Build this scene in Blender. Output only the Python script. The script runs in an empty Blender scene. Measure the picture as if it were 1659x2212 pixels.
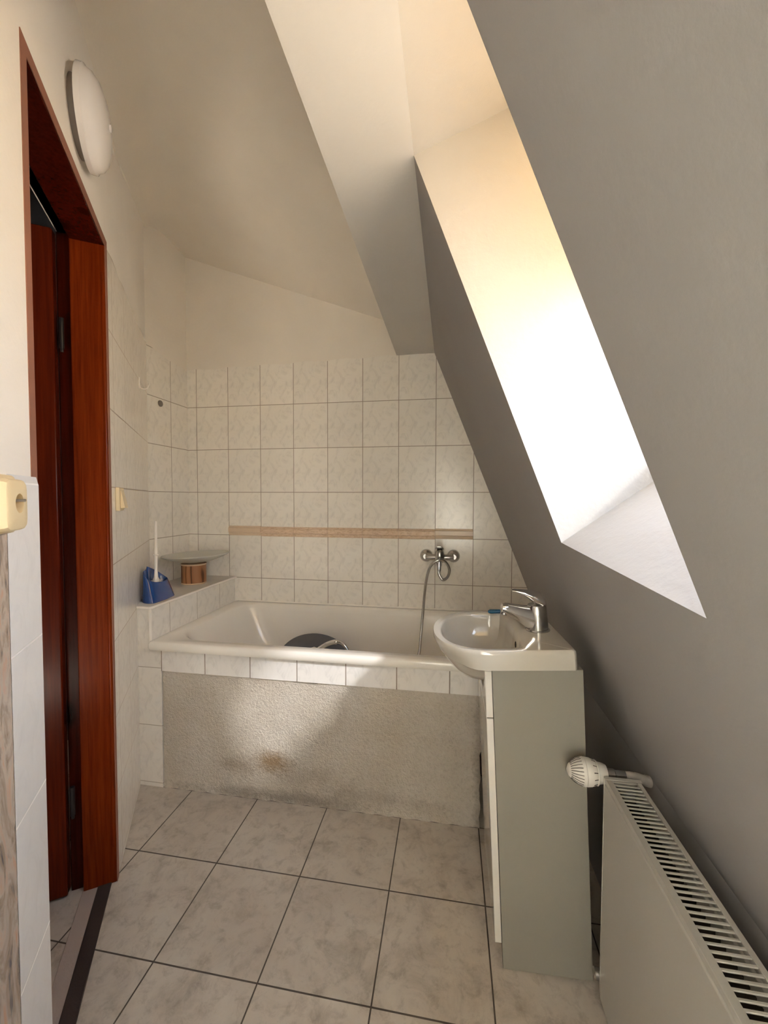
import bpy, bmesh, math, random
from mathutils import Vector, Matrix
random.seed(7)
S = bpy.context.scene
COL = S.collection
# ------------------------------------------------------------------ camera
cam_d = bpy.data.cameras.new('camera'); cam = bpy.data.objects.new('camera', cam_d); COL.objects.link(cam)
yaw, pitch, roll = -0.16138, -0.03347, 0.00254
fw = Vector((math.sin(yaw)*math.cos(pitch), math.cos(yaw)*math.cos(pitch), math.sin(pitch)))
r0 = Vector((math.cos(yaw), -math.sin(yaw), 0)); u0 = r0.cross(fw)
rr = math.cos(roll)*r0 + math.sin(roll)*u0; uu = -math.sin(roll)*r0 + math.cos(roll)*u0
M = Matrix((rr, uu, -fw)).transposed().to_4x4(); M.translation = (0, 0, 1.24)
cam.matrix_world = M
cam_d.sensor_fit = 'HORIZONTAL'; cam_d.sensor_width = 36.0; cam_d.lens = 871.678*36/1659
cam_d.clip_start = 0.02
S.camera = cam
# ------------------------------------------------------------------ light and exposure
SUN_E, SKY_E, EXPO = 1.15, 6.0, 2.27
S.view_settings.view_transform = 'Standard'; S.view_settings.look = 'None'
S.view_settings.exposure = EXPO; S.view_settings.gamma = 1.0; S.view_settings.use_curve_mapping = False
sd = bpy.data.lights.new('sun', 'SUN'); sd.energy = SUN_E; sd.angle = math.radians(4.0); sd.color = (1.0, 0.97, 0.94)
sun = bpy.data.objects.new('sun', sd); COL.objects.link(sun)
sun_dir = Vector((-1, 1.02, -1.02)).normalized()
sun.rotation_euler = sun_dir.to_track_quat('-Z', 'Y').to_euler(); sun.location = (4, -4, 5)
W = bpy.data.worlds.new('sky'); S.world = W; W.use_nodes = True
wn = W.node_tree; wn.nodes.clear()
wo = wn.nodes.new('ShaderNodeOutputWorld'); wb = wn.nodes.new('ShaderNodeBackground')
wt = wn.nodes.new('ShaderNodeTexCoord'); ws = wn.nodes.new('ShaderNodeSeparateXYZ'); wr = wn.nodes.new('ShaderNodeValToRGB')
wm = wn.nodes.new('ShaderNodeMapRange')
wn.links.new(wt.outputs['Generated'], ws.inputs[0]); wn.links.new(ws.outputs['Z'], wm.inputs[0])
wm.inputs[1].default_value = -0.6; wm.inputs[2].default_value = 0.9
e = wr.color_ramp.elements
e[0].position = 0.0; e[0].color = (0.95, 0.80, 0.64, 1)
e[1].position = 1.0; e[1].color = (0.52, 0.62, 0.80, 1)
k = e.new(0.38); k.color = (0.95, 0.84, 0.71, 1)
k = e.new(0.44); k.color = (0.85, 0.84, 0.83, 1)
wn.links.new(wm.outputs[0], wr.inputs[0]); wn.links.new(wr.outputs[0], wb.inputs[0])
wb.inputs[1].default_value = SKY_E
wn.links.new(wb.outputs[0], wo.inputs[0])
S.cycles.max_bounces = 14; S.cycles.diffuse_bounces = 10; S.cycles.glossy_bounces = 6; S.cycles.transmission_bounces = 8
S.cycles.transparent_max_bounces = 8; S.cycles.sample_clamp_indirect = 6.0
S.cycles.use_denoising = True
S.cycles.caustics_reflective = True; S.cycles.caustics_refractive = False
# ------------------------------------------------------------------ materials
def mat(name, col=(.8, .8, .8), rough=.5, metal=0.0, spec=.5, coat=0.0, trans=0.0):
    m = bpy.data.materials.new(name); m.use_nodes = True
    b = m.node_tree.nodes['Principled BSDF']
    b.inputs['Base Color'].default_value = (*col, 1); b.inputs['Roughness'].default_value = rough
    b.inputs['Metallic'].default_value = metal; b.inputs['Specular IOR Level'].default_value = spec
    b.inputs['Coat Weight'].default_value = coat; b.inputs['Transmission Weight'].default_value = trans
    return m
class NT:
    def __init__(s, m): s.m = m; s.t = m.node_tree; s.b = s.t.nodes['Principled BSDF']
    def n(s, kind, **kw):
        o = s.t.nodes.new(kind)
        for k, v in kw.items(): setattr(o, k, v)
        return o
    def l(s, a, b): s.t.links.new(a, b)
    def coord(s, which='Object'): return s.n('ShaderNodeTexCoord').outputs[which]
    def noise(s, vec, scale, detail=4, rough=.55, dist=0.0):
        o = s.n('ShaderNodeTexNoise'); s.l(vec, o.inputs['Vector'])
        o.inputs['Scale'].default_value = scale; o.inputs['Detail'].default_value = detail
        o.inputs['Roughness'].default_value = rough; o.inputs['Distortion'].default_value = dist
        return o.outputs['Fac']
    def ramp(s, fac, stops):
        o = s.n('ShaderNodeValToRGB'); s.l(fac, o.inputs[0]); el = o.color_ramp.elements
        while len(el) < len(stops): el.new(.5)
        for e_, (p, c) in zip(el, stops):
            e_.position = p; e_.color = (*c, 1) if len(c) == 3 else c
        return o.outputs[0]
    def mix(s, fac, a, b, mode='MIX'):
        o = s.n('ShaderNodeMix', data_type='RGBA', blend_type=mode)
        for sock, v in ((o.inputs['Factor'], fac), (o.inputs['A'], a), (o.inputs['B'], b)):
            pass
        ins = [i for i in o.inputs if i.enabled]
        for sock, v in zip((o.inputs[0], o.inputs[6], o.inputs[7]), (fac, a, b)):
            if isinstance(v, (int, float)): sock.default_value = v
            elif isinstance(v, tuple): sock.default_value = (*v, 1)
            else: s.l(v, sock)
        return o.outputs[2]
    def math(s, op, a, b=None, clamp=False):
        o = s.n('ShaderNodeMath', operation=op, use_clamp=clamp)
        for sock, v in zip(o.inputs, (a, b)):
            if v is None: continue
            if isinstance(v, (int, float)): sock.default_value = v
            else: s.l(v, sock)
        return o.outputs[0]
    def vmath(s, op, a, b=None):
        o = s.n('ShaderNodeVectorMath', operation=op)
        for sock, v in zip(o.inputs, (a, b)):
            if v is None: continue
            if isinstance(v, tuple): sock.default_value = v
            else: s.l(v, sock)
        return o.outputs[0]
    def mapping(s, vec, scale=(1, 1, 1), loc=(0, 0, 0), rot=(0, 0, 0)):
        o = s.n('ShaderNodeMapping'); s.l(vec, o.inputs[0])
        o.inputs['Scale'].default_value = scale; o.inputs['Location'].default_value = loc; o.inputs['Rotation'].default_value = rot
        return o.outputs[0]
    def bump(s, h, strength=.3, dist=.01, prev=None):
        o = s.n('ShaderNodeBump'); s.l(h, o.inputs['Height'])
        o.inputs['Strength'].default_value = strength; o.inputs['Distance'].default_value = dist
        if prev is not None: s.l(prev, o.inputs['Normal'])
        return o.outputs[0]
    def out(s, col=None, rough=None, nor=None):
        if col is not None: s.l(col, s.b.inputs['Base Color'])
        if rough is not None: s.l(rough, s.b.inputs['Roughness'])
        if nor is not None: s.l(nor, s.b.inputs['Normal'])
        return s.m

def plaster(name, col, bump=.25, scale=60, var=.06):
    m = mat(name, col, .75, spec=.25); t = NT(m); c = t.coord('Object')
    n1 = t.noise(c, 2.2, 3); n2 = t.noise(c, scale, 5, .6)
    lo = tuple(v*(1-var) for v in col); hi = tuple(min(1, v*(1+var*.5)) for v in col)
    return t.out(t.ramp(n1, [(.3, lo), (.7, hi)]), None, t.bump(n2, bump, .004))
def tile(name, col, grout, w, h, mortar=.0018, rough=.2, vein=.10, wav=.12):
    m = mat(name, col, rough, spec=.5); t = NT(m); uv = t.coord('UV')
    b = t.n('ShaderNodeTexBrick'); b.offset = 0; b.squash = 1
    t.l(uv, b.inputs['Vector']); b.inputs['Scale'].default_value = 1
    b.inputs['Brick Width'].default_value = w; b.inputs['Row Height'].default_value = h
    b.inputs['Mortar Size'].default_value = mortar; b.inputs['Mortar Smooth'].default_value = .2; b.inputs['Bias'].default_value = 0
    b.inputs['Color1'].default_value = (1, 1, 1, 1); b.inputs['Color2'].default_value = (.955, .955, .955, 1)
    fr = t.vmath('FRACTION', t.vmath('DIVIDE', uv, (w, h, 1)))
    v1 = t.noise(t.mapping(fr, (1, .8, 1)), 3.1, 4, .6, 1.6)
    v2 = t.noise(uv, 14, 4, .6, .6)
    dk = tuple(c*(1-vein*1.5) for c in col)
    cc = t.ramp(v1, [(.33, dk), (.47, col), (.7, tuple(min(1, c*1.03) for c in col))])
    cc = t.mix(t.math('MULTIPLY', v2, .2), cc, tuple(c*(1-vein) for c in col))
    cc = t.mix(1.0, cc, b.outputs['Color'], 'MULTIPLY')
    cc = t.mix(b.outputs['Fac'], cc, grout)
    ro = t.math('ADD', t.math('MULTIPLY', b.outputs['Fac'], .6), rough)
    nb = t.bump(t.noise(uv, 7, 2), wav, .004)
    nb = t.bump(t.math('SUBTRACT', 1.0, b.outputs['Fac']), .35, .0015, nb)
    return t.out(cc, ro, nb)
CREAM = (.84, .785, .70)
M_CREAM = plaster('cream_plaster', CREAM, .2)
M_WHITE = plaster('white_plaster', (.88, .84, .78), .25)
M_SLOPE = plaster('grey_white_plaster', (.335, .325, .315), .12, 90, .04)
M_REVEAL = plaster('reveal_plaster', (.44, .425, .395), .35, 45, .03)
M_TILE = tile('marbled_wall_tile', (.91, .865, .785), (.36, .30, .24), .20075, .25)
M_TILEW = tile('white_wall_tile', (.87, .87, .88), (.93, .92, .91), .2, .27, .002, .16, .04)
M_TILEB = tile('marbled_border_tile', (.85, .82, .78), (.30, .25, .20), .2005, .25, .0022)
M_TILEL = tile('ledge_tile', (.84, .80, .74), (.42, .37, .31), .2005, .25, .0016)
def floor_mat():
    m = mat('floor_tile', (.5, .45, .4), .42, spec=.4); t = NT(m); uv = t.coord('UV')
    b = t.n('ShaderNodeTexBrick'); b.offset = 0; t.l(uv, b.inputs['Vector']); b.inputs['Scale'].default_value = 1
    b.inputs['Brick Width'].default_value = .2963; b.inputs['Row Height'].default_value = .2963
    b.inputs['Mortar Size'].default_value = .0022; b.inputs['Mortar Smooth'].default_value = .3
    b.inputs['Color1'].default_value = (1, 1, 1, 1); b.inputs['Color2'].default_value = (.93, .93, .93, 1)
    n1 = t.noise(uv, 9, 8, .68, .5); n2 = t.noise(t.mapping(uv, (1, 1, 1), (3, 1, 0)), 26, 6, .7, .4); n3 = t.noise(uv, 3, 3, .5)
    c1 = t.ramp(n1, [(.34, (.42, .37, .31)), (.50, (.555, .495, .425)), (.68, (.60, .545, .47))])
    c2 = t.ramp(n2, [(.32, (.66, .64, .61)), (.5, (1, 1, 1)), (.7, (1.0, .99, .97))])
    cc = t.mix(.75, c1, c2, 'MULTIPLY')
    cc = t.mix(t.ramp(n3, [(.45, (0, 0, 0)), (.75, (.35, .35, .35))]), cc, (.42, .34, .27))
    cc = t.mix(1.0, cc, b.outputs['Color'], 'MULTIPLY')
    cc = t.mix(b.outputs['Fac'], cc, (.085, .068, .052))
    return t.out(cc, t.ramp(n2, [(.3, (.5, .5, .5)), (.7, (.38, .38, .38))]), t.bump(n1, .12, .003, t.bump(t.math('SUBTRACT', 1.0, b.outputs['Fac']), .5, .002)))
M_FLOOR = floor_mat()
def panel_mat():
    m = mat('rough_cement_panel', (.6, .55, .48), .85, spec=.2); t = NT(m); c = t.coord('Object')
    n1 = t.noise(c, 90, 6, .65); n0 = t.noise(c, 240, 3, .6); n2 = t.noise(c, 5, 4, .6)
    cc = t.ramp(n2, [(.3, (.72, .64, .53)), (.65, (.82, .75, .65))])
    cc = t.mix(1.0, cc, t.ramp(n1, [(.3, (.88, .87, .84)), (.5, (1, 1, 1))]), 'MULTIPLY')
    def spot(cx, cz, rx, rz, lo, col, cc):
        v = t.mapping(c, (1/rx, 0, 1/rz), (-cx/rx, 0, -cz/rz))
        ln = t.n('ShaderNodeVectorMath', operation='LENGTH'); t.l(v, ln.inputs[0])
        d = t.math('ADD', ln.outputs['Value'], t.math('MULTIPLY', t.math('SUBTRACT', n1, .5), 1.1))
        d = t.math('ADD', d, t.math('MULTIPLY', t.math('SUBTRACT', n2, .5), 1.6))
        return t.mix(t.ramp(d, [(.15, (lo,)*3), (1.0, (0, 0, 0))]), cc, col)
    cc = spot(-.20, .165, .10, .055, .85, (.36, .235, .115), cc)
    cc = spot(-.36, .13, .13, .05, .6, (.40, .31, .21), cc)
    cc = spot(-.02, .12, .18, .06, .35, (.42, .33, .23), cc)
    cc = spot(.25, .06, .30, .05, .45, (.40, .33, .26), cc)
    cc = spot(-.2, .02, .55, .035, .7, (.36, .31, .25), cc)
    cc = spot(.62, .15, .03, .45, .55, (.30, .24, .18), cc)
    h = t.math('ADD', n1, t.math('MULTIPLY', n0, .5))
    return t.out(cc, None, t.bump(h, .9, .014))
M_PANEL = panel_mat()
def wood_mat(name, a, b, rough=.22, axis=(9, 9, .7)):
    m = mat(name, a, rough, spec=.12); t = NT(m); c = t.coord('Object')
    g = t.noise(t.mapping(c, (axis[0]*4, axis[1]*4, axis[2]*2)), 3, 5, .6, .3)
    g2 = t.noise(t.mapping(c, (3, 3, .8)), 2, 2)
    vo = t.n('ShaderNodeTexVoronoi'); t.l(t.mapping(c, (7, 7, 3.2)), vo.inputs['Vector']); vo.inputs['Scale'].default_value = 1
    kn = t.ramp(vo.outputs['Distance'], [(.08, (.25, .22, .2)), (.17, (1, 1, 1))])
    cc = t.ramp(g, [(.3, a), (.7, b)])
    cc = t.mix(1, cc, t.ramp(g2, [(.3, (.75, .72, .7)), (.7, (1.15, 1.1, 1.05))]), 'MULTIPLY')
    cc = t.mix(1, cc, kn, 'MULTIPLY')
    return t.out(cc, None, t.bump(g, .06, .003))
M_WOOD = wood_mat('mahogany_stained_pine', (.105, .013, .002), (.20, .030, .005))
M_WOODH = wood_mat('pine_shade_in_colour', (.030, .003, .001), (.055, .006, .002))  # pine colour deepened to carry the shade under the head and in the rebate
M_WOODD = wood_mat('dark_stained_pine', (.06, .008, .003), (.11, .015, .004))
M_EDGE = plaster('worn_frame_edge', (.33, .15, .10), .3, 40, .25)
M_THR = plaster('dark_threshold', (.055, .038, .034), .3, 120, .3)
M_THR2 = plaster('pale_threshold', (.46, .38, .33), .3, 120, .1)
M_CER = mat('white_ceramic', (.54, .51, .445), .08, spec=.6, coat=.4)
M_ENAM = mat('tub_enamel', (.87, .83, .76), .16, spec=.55, coat=.2)
M_CHROME = mat('chrome', (.82, .82, .82), .09, metal=1)
M_CHROMED = mat('dull_chrome', (.55, .54, .52), .24, metal=1)
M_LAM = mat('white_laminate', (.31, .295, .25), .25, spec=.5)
M_LAMG = mat('glossy_white_front', (.76, .735, .68), .10, spec=.55)
M_DARK = mat('dark_void', (.02, .018, .016), .8)
M_RAD = plaster('radiator_enamel', (.47, .455, .41), .04, 60, .03); M_RAD.node_tree.nodes['Principled BSDF'].inputs['Roughness'].default_value = .38
M_FIN = plaster('dusty_shade_dark_convector', (.06, .046, .034), .3, 80, .2)  # dust brown deepened in colour to supply the shade inside the grille slots
M_VALVE = mat('white_plastic', (.72, .69, .63), .35)
M_PIPE = plaster('painted_pipe', (.62, .57, .51), .5, 120, .15)
M_GROOVE = mat('groove_shadow_plastic', (.10, .085, .07), .7)
M_BEIGE = mat('yellowed_plastic', (.78, .64, .40), .40, spec=.4)
M_BEIGED = mat('brown_smudge', (.36, .22, .10), .7)
M_BLUE = mat('blue_plastic', (.012, .062, .24), .16, spec=.5, coat=.3)
M_WPL = mat('ivory_plastic', (.88, .83, .76), .35)
M_GREY = mat('slate_grey_plastic', (.12, .126, .137), .40)
M_TOOTH = mat('teal_plastic', (.012, .10, .20), .3)
M_BLACK = mat('black_plastic', (.012, .011, .012), .35)
M_LAMP = mat('opal_glass', (.80, .76, .73), .14, spec=.5, coat=.3)
M_RUB = mat('grey_rubber', (.22, .19, .16), .6)
def glass_dish():
    m = mat('frosted_green_glass', (.80, .80, .72), .25, spec=.5, trans=.25); m.node_tree.nodes['Principled BSDF'].inputs['IOR'].default_value = 1.3
    return m
M_DISH = glass_dish()
def bark():
    m = mat('brown_grained_wrap', (.3, .12, .04), .6); t = NT(m); c = t.coord('Object')
    w = t.n('ShaderNodeTexWave', wave_type='BANDS', bands_direction='X'); t.l(t.mapping(c, (1, 1, .22)), w.inputs['Vector'])
    w.inputs['Scale'].default_value = 9; w.inputs['Distortion'].default_value = 7; w.inputs['Detail'].default_value = 2; w.inputs['Detail Scale'].default_value = 1.3
    return t.out(t.ramp(w.outputs['Fac'], [(.02, (.10, .035, .010)), (.14, (.32, .13, .05)), (.9, (.37, .17, .075))]))
M_BARK = bark()
def border_mat():
    m = mat('peach_relief_tile', (.62, .42, .26), .3); t = NT(m); uv = t.coord('UV')
    n1 = t.noise(t.mapping(uv, (30, 90, 1)), 1.5, 3, .6, .8)
    return t.out(t.ramp(n1, [(.35, (.60, .42, .27)), (.55, (.76, .58, .42))]), None, t.bump(n1, .5, .004))
M_BORDER = border_mat()
M_BORDERP = mat('plain_peach_tile', (.74, .58, .42), .3)
def decor_mat():
    m = mat('brown_marble_decor', (.4, .3, .24), .2); t = NT(m); c = t.coord('Object')
    n1 = t.noise(t.mapping(c, (14, 14, 5)), 1.6, 5, .6, 2.0); n2 = t.noise(c, 9, 3, .5, 1.0)
    cc = t.ramp(n1, [(.33, (.12, .11, .12)), (.43, (.36, .28, .22)), (.55, (.55, .46, .39)), (.7, (.62, .36, .24))])
    return t.out(t.mix(t.ramp(n2, [(.5, (0, 0, 0)), (.7, (.6, .6, .6))]), cc, (.56, .50, .45)))
M_DECOR = decor_mat()
def blind_mat():
    m = bpy.data.materials.new('added_cream_blind_fabric'); m.use_nodes = True; t = m.node_tree; t.nodes.clear()
    o = t.nodes.new('ShaderNodeOutputMaterial'); mx = t.nodes.new('ShaderNodeMixShader')
    d = t.nodes.new('ShaderNodeBsdfDiffuse'); tr = t.nodes.new('ShaderNodeBsdfTranslucent')
    d.inputs[0].default_value = (.85, .72, .50, 1); tr.inputs[0].default_value = (.95, .80, .56, 1)
    mx.inputs[0].default_value = .6
    t.links.new(d.outputs[0], mx.inputs[1]); t.links.new(tr.outputs[0], mx.inputs[2]); t.links.new(mx.outputs[0], o.inputs[0])
    return m
M_BLIND = blind_mat()
def sheer_mat():
    m = bpy.data.materials.new('added_sheer_curtain'); m.use_nodes = True; t = m.node_tree; t.nodes.clear()
    o = t.nodes.new('ShaderNodeOutputMaterial'); tr = t.nodes.new('ShaderNodeBsdfTranslucent'); tr.inputs[0].default_value = (.93, .91, .87, 1)
    t.links.new(tr.outputs[0], o.inputs[0]); return m
M_SHEER = sheer_mat()
def pane_mat(nm, tint):
    m = bpy.data.materials.new(nm); m.use_nodes = True; t = m.node_tree; t.nodes.clear()
    o = t.nodes.new('ShaderNodeOutputMaterial'); mx = t.nodes.new('ShaderNodeMixShader')
    a = t.nodes.new('ShaderNodeBsdfTransparent'); g = t.nodes.new('ShaderNodeBsdfGlossy'); g.inputs['Roughness'].default_value = .02
    a.inputs[0].default_value = (*tint, 1); mx.inputs[0].default_value = .06
    t.links.new(a.outputs[0], mx.inputs[1]); t.links.new(g.outputs[0], mx.inputs[2]); t.links.new(mx.outputs[0], o.inputs[0])
    return m
M_PANE = pane_mat('clear_window_glass', (.95, .97, .96)); M_PANET = pane_mat('added_tint_roof_glass', (.74, .75, .77))  # roof pane tint added to hold back daylight from the skylight
M_FRAMEW = mat('white_window_frame', (.8, .79, .76), .35)
M_HALL = plaster('hall_plaster', (.07, .072, .082), .2)  # plaster darkened in colour to stand for the unlit hall

# ------------------------------------------------------------------ mesh helpers
def uvset(bm, face, uvs):
    l = bm.loops.layers.uv.verify()
    for lp, c in zip(face.loops, uvs): lp[l].uv = c
def quad(bm, pts, uvs=None):
    f = bm.faces.new([bm.verts.new(p) for p in pts])
    if uvs: uvset(bm, f, uvs)
    return f
def box(bm, a, b, T=None):
    x0, y0, z0 = a; x1, y1, z1 = b
    v = [Vector((x, y, z)) for z in (z0, z1) for y in (y0, y1) for x in (x0, x1)]
    if T: v = [T(p) for p in v]
    v = [bm.verts.new(p) for p in v]
    for f in ((0, 2, 3, 1), (4, 5, 7, 6), (0, 1, 5, 4), (2, 6, 7, 3), (0, 4, 6, 2), (1, 3, 7, 5)):
        bm.faces.new([v[i] for i in f])
def prism(bm, poly, vec):
    vec = Vector(vec); a = [bm.verts.new(Vector(p)) for p in poly]; b = [bm.verts.new(Vector(p)+vec) for p in poly]
    bm.faces.new(a); bm.faces.new(b[::-1]); n = len(a)
    for i in range(n): bm.faces.new((a[i], b[i], b[(i+1) % n], a[(i+1) % n]))
def loft(bm, rings, cap0=True, cap1=True, closed=True):
    vs = [[bm.verts.new(p) for p in r] for r in rings]; n = len(rings[0])
    for a, b in zip(vs[:-1], vs[1:]):
        for i in range(n if closed else n-1):
            j = (i+1) % n
            bm.faces.new((a[i], a[j], b[j], b[i]))
    if cap0: bm.faces.new(vs[0][::-1])
    if cap1: bm.faces.new(vs[-1])
def frame_of(axis):
    a = Vector(axis).normalized(); h = Vector((0, 0, 1)) if abs(a.z) < .9 else Vector((1, 0, 0))
    u = a.cross(h).normalized(); return a, u, a.cross(u).normalized()
def lathe(bm, org, axis, prof, n=32, cap0=True, cap1=True, sx=1.0, sy=1.0):
    a, u, v = frame_of(axis); org = Vector(org)
    rings = []
    for h, r in prof:
        rings.append([org+a*h+(u*math.cos(2*math.pi*i/n)*sx+v*math.sin(2*math.pi*i/n)*sy)*max(r, 1e-4) for i in range(n)])
    loft(bm, rings, cap0, cap1)
def tube(bm, pts, r, n=12, caps=True):
    pts = [Vector(p) for p in pts]; rs = r if isinstance(r, (list, tuple)) else [r]*len(pts)
    t = (pts[1]-pts[0]).normalized(); _, u, v = frame_of(t); rings = []
    for i, p in enumerate(pts):
        d = (pts[min(i+1, len(pts)-1)]-pts[max(i-1, 0)]).normalized()
        u = (u-d*u.dot(d)).normalized(); v = d.cross(u)
        rings.append([p+(u*math.cos(2*math.pi*k/n)+v*math.sin(2*math.pi*k/n))*rs[i] for k in range(n)])
    loft(bm, rings, caps, caps)
def spline(pts, k=8):
    pts = [Vector(p) for p in pts]; P = [2*pts[0]-pts[1]]+pts+[2*pts[-1]-pts[-2]]; out = []
    for i in range(1, len(P)-2):
        a, b, c, d = P[i-1:i+3]
        for j in range(k):
            t = j/k
            out.append(.5*((2*b)+(c-a)*t+(2*a-5*b+4*c-d)*t*t+(3*b-a-3*c+d)*t**3))
    return out+[pts[-1]]
def obj(name, bm, m, parent=None, bevel=0, smooth=40, local=False, seg=2, kind=None):
    bmesh.ops.recalc_face_normals(bm, faces=bm.faces)
    me = bpy.data.meshes.new(name); bm.to_mesh(me); bm.free()
    ms = m if isinstance(m, (list, tuple)) else [m]
    for x in ms: me.materials.append(x)
    for p in me.polygons: p.use_smooth = smooth > 0
    if smooth > 0: me.set_sharp_from_angle(angle=math.radians(smooth))
    o = bpy.data.objects.new(name, me); COL.objects.link(o)
    if parent is not None:
        o.parent = parent
        if not local:
            q = parent; Mw = Matrix.Identity(4)
            while q is not None: Mw = q.matrix_basis @ Mw; q = q.parent
            me.transform(Mw.inverted())
    if bevel:
        b = o.modifiers.new('bevel', 'BEVEL'); b.width = bevel; b.segments = seg; b.limit_method = 'ANGLE'; b.angle_limit = math.radians(35)
    if kind: o['kind'] = kind
    return o
def thing(name, label, cat, loc=(0, 0, 0), rot=(0, 0, 0), group=None):
    o = bpy.data.objects.new(name, None); COL.objects.link(o); o.empty_display_size = .05
    o.location = loc; o.rotation_euler = rot; o['label'] = label; o['category'] = cat
    if group: o['group'] = group
    return o
def sroot(name, loc=(0, 0, 0)):
    o = bpy.data.objects.new(name, None); COL.objects.link(o); o.location = loc; o['kind'] = 'structure'; return o
def tag(o, label, cat): o['label'] = label; o['category'] = cat; return o
BM = bmesh.new

# ------------------------------------------------------------------ room measures
YB = 2.195                                   # tiled face of the back wall
NW = Vector((.84222, .53914, 0)); TW = Vector((-.53914, .84222, 0)); DW = -.2875   # oblique wall with the door
def L(u, n, z): return NW*(DW+n)+TW*u+Vector((0, 0, z))
def LT(p): return L(p.x, p.y, p.z)           # local box axes: along wall, out of wall, up
def XS(z): return .708-.394*z                # inner face of the roof slope
ZB, ZK = 2.016, .567                         # underside of the boxed soffit, foot of the slope
XK = XS(ZK)
UC = 2.392                                   # corner with the side wall
XSIDE = -1.54; YC = L(UC, 0, 0).y
YN = -.45                                    # wall behind the camera
UN = .45; PN = L(UN, 0, 0)
# floor
bm = BM()
fx, fy, fs = -.7724, 1.2225, .2963
def fuv(x, y): return ((x-fx)/1.0+fs*20, (y-fy)/1.0+fs*20)
pts = [(-3.0, YN-.2, 0), (XK+.02, YN-.2, 0), (XK+.02, YB+.1, 0), (-3.0, YB+.1, 0)]
quad(bm, pts, [fuv(p[0], p[1]) for p in pts])
o = obj('floor', bm, M_FLOOR, smooth=0, kind='structure')
# back wall
bm = BM(); box(bm, (-1.75, YB+.006, 0), (XK, YB+.12, 2.9)); wb_ = obj('wall_back', bm, M_CREAM, kind='structure')
bm = BM()
x0t, z0t = -1.4816, .774
zt = [2.012, .55]; pl = [(-1.54, YB, .55), (XS(.55), YB, .55), (XS(2.016), YB, 2.016)]
top = []
N = 24
for i in range(N+1):
    x = XS(2.016)+(-1.54-XS(2.016))*i/N
    zz = 2.016-.024*max(0, (-x-.3))/1.24+.005*math.sin(i*1.7)*(.3 if i < 5 else 1)
    top.append((x, YB, zz))
pl = pl[:2]+top
quad(bm, pl, [(p[0]-x0t+.20075*20, p[2]-z0t+.25*10) for p in pl])
obj('tile_cladding', bm, M_TILE, wb_, smooth=0)
# border strip of seven relief tiles across the back wall
zD = 1.024
bm = BM()
def border(x0, x1, zlo, rel):
    prof = [(0, 0), (.004, .003), (.006, .012), (.005, .016), (.011, .020), (.011, .044), (.006, .048), (.007, .053), (0, .056)]
    a = [bm.verts.new((x0+.0008, YB-d, zlo+h)) for d, h in prof]; b = [bm.verts.new((x1-.0008, YB-d, zlo+h)) for d, h in prof]
    lay = bm.loops.layers.uv.verify()
    for i in range(len(prof)-1):
        f = bm.faces.new((a[i], b[i], b[i+1], a[i+1])); f.material_index = 0 if rel else 1
        for lp, c in zip(f.loops, ((x0, prof[i][1]), (x1, prof[i][1]), (x1, prof[i+1][1]), (x0, prof[i+1][1]))): lp[lay].uv = c
    for q in (a, b): bm.faces.new(q)
for k_ in range(7):
    xx = x0t+.20075*(k_+1); border(xx, xx+.20075, zD-.005+(.003 if k_ in (0, 6) else 0), k_ not in (0, 6))
obj('border_strip', bm, [M_BORDER, M_BORDERP], wb_, smooth=20)
# side wall (short, square to the back wall)
bm = BM(); box(bm, (XSIDE-.12, YC-.06, 0), (XSIDE-.006, YB+.1, 2.9)); ws_ = obj('wall_side', bm, M_CREAM, kind='structure')
bm = BM()
pl = [(XSIDE, YC, .5), (XSIDE, YB, .5), (XSIDE, YB, 1.992), (XSIDE, (YC+YB)/2, 2.0), (XSIDE, YC, 2.035)]
quad(bm, pl, [(p[1]-1.847+.2, p[2]-z0t+2.5) for p in pl]); obj('tile_cladding', bm, M_TILE, ws_, smooth=0)
# left wall with the door opening
UD0, UD1, ZD = .900, 1.524, 2.035
bm = BM()
box(bm, (UN, -.125, 0), (UD0, 0, 2.9), LT); box(bm, (UD1, -.125, 0), (UC+.06, -.006, 2.9), LT); box(bm, (UD0, -.125, ZD), (UD1, 0, 2.9), LT)
quad(bm, [L(UD1, -.006, ZD), L(UD1, 0, ZD), L(UD1, 0, 2.9), L(UD1, -.006, 2.9)])
wl_ = obj('wall_left', bm, M_WHITE, kind='structure')
bm = BM()
pl = [(UD1+.002, 0), (UC, 0), (UC, 2.03), (2.3, 2.018), (2.2, 2.026), (2.1, 2.012), (2.0, 2.024), (1.9, 2.014), (1.8, 2.027), (1.7, 2.02), (1.62, 2.031), (UD1+.002, 2.018)]
quad(bm, [L(u, 0, z) for u, z in pl], [(u-1.585+2.0, z-z0t+2.5) for u, z in pl]); obj('tile_cladding', bm, M_TILE, wl_, smooth=0)
bm = BM()
pl = [(.786, 0), (UD0+.012, 0), (UD0+.012, 1.262), (UD0+.002, 1.276), (.78, 1.276), (.78, 0)]
pl = [(.786, 0), (UD0+.012, 0), (UD0+.012, 1.262), (UD0+.002, 1.276), (.786, 1.276)]
quad(bm, [L(u, .006, z) for u, z in pl], [(u-.786+2, z-.993+2.7) for u, z in pl])
quad(bm, [L(UD0+.012, -.002, 0), L(UD0+.012, .006, 0), L(UD0+.012, .006, 1.262), L(UD0+.012, -.002, 1.262)], [(2.1, 2.8)]*4)
obj('tile_strip', bm, M_TILEW, wl_, smooth=0)
bm = BM(); box(bm, (UN+.002, .0, 0), (.7845, .006, 1.19), LT); obj('decor_tiles', bm, M_DECOR, wl_, smooth=0)
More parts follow.
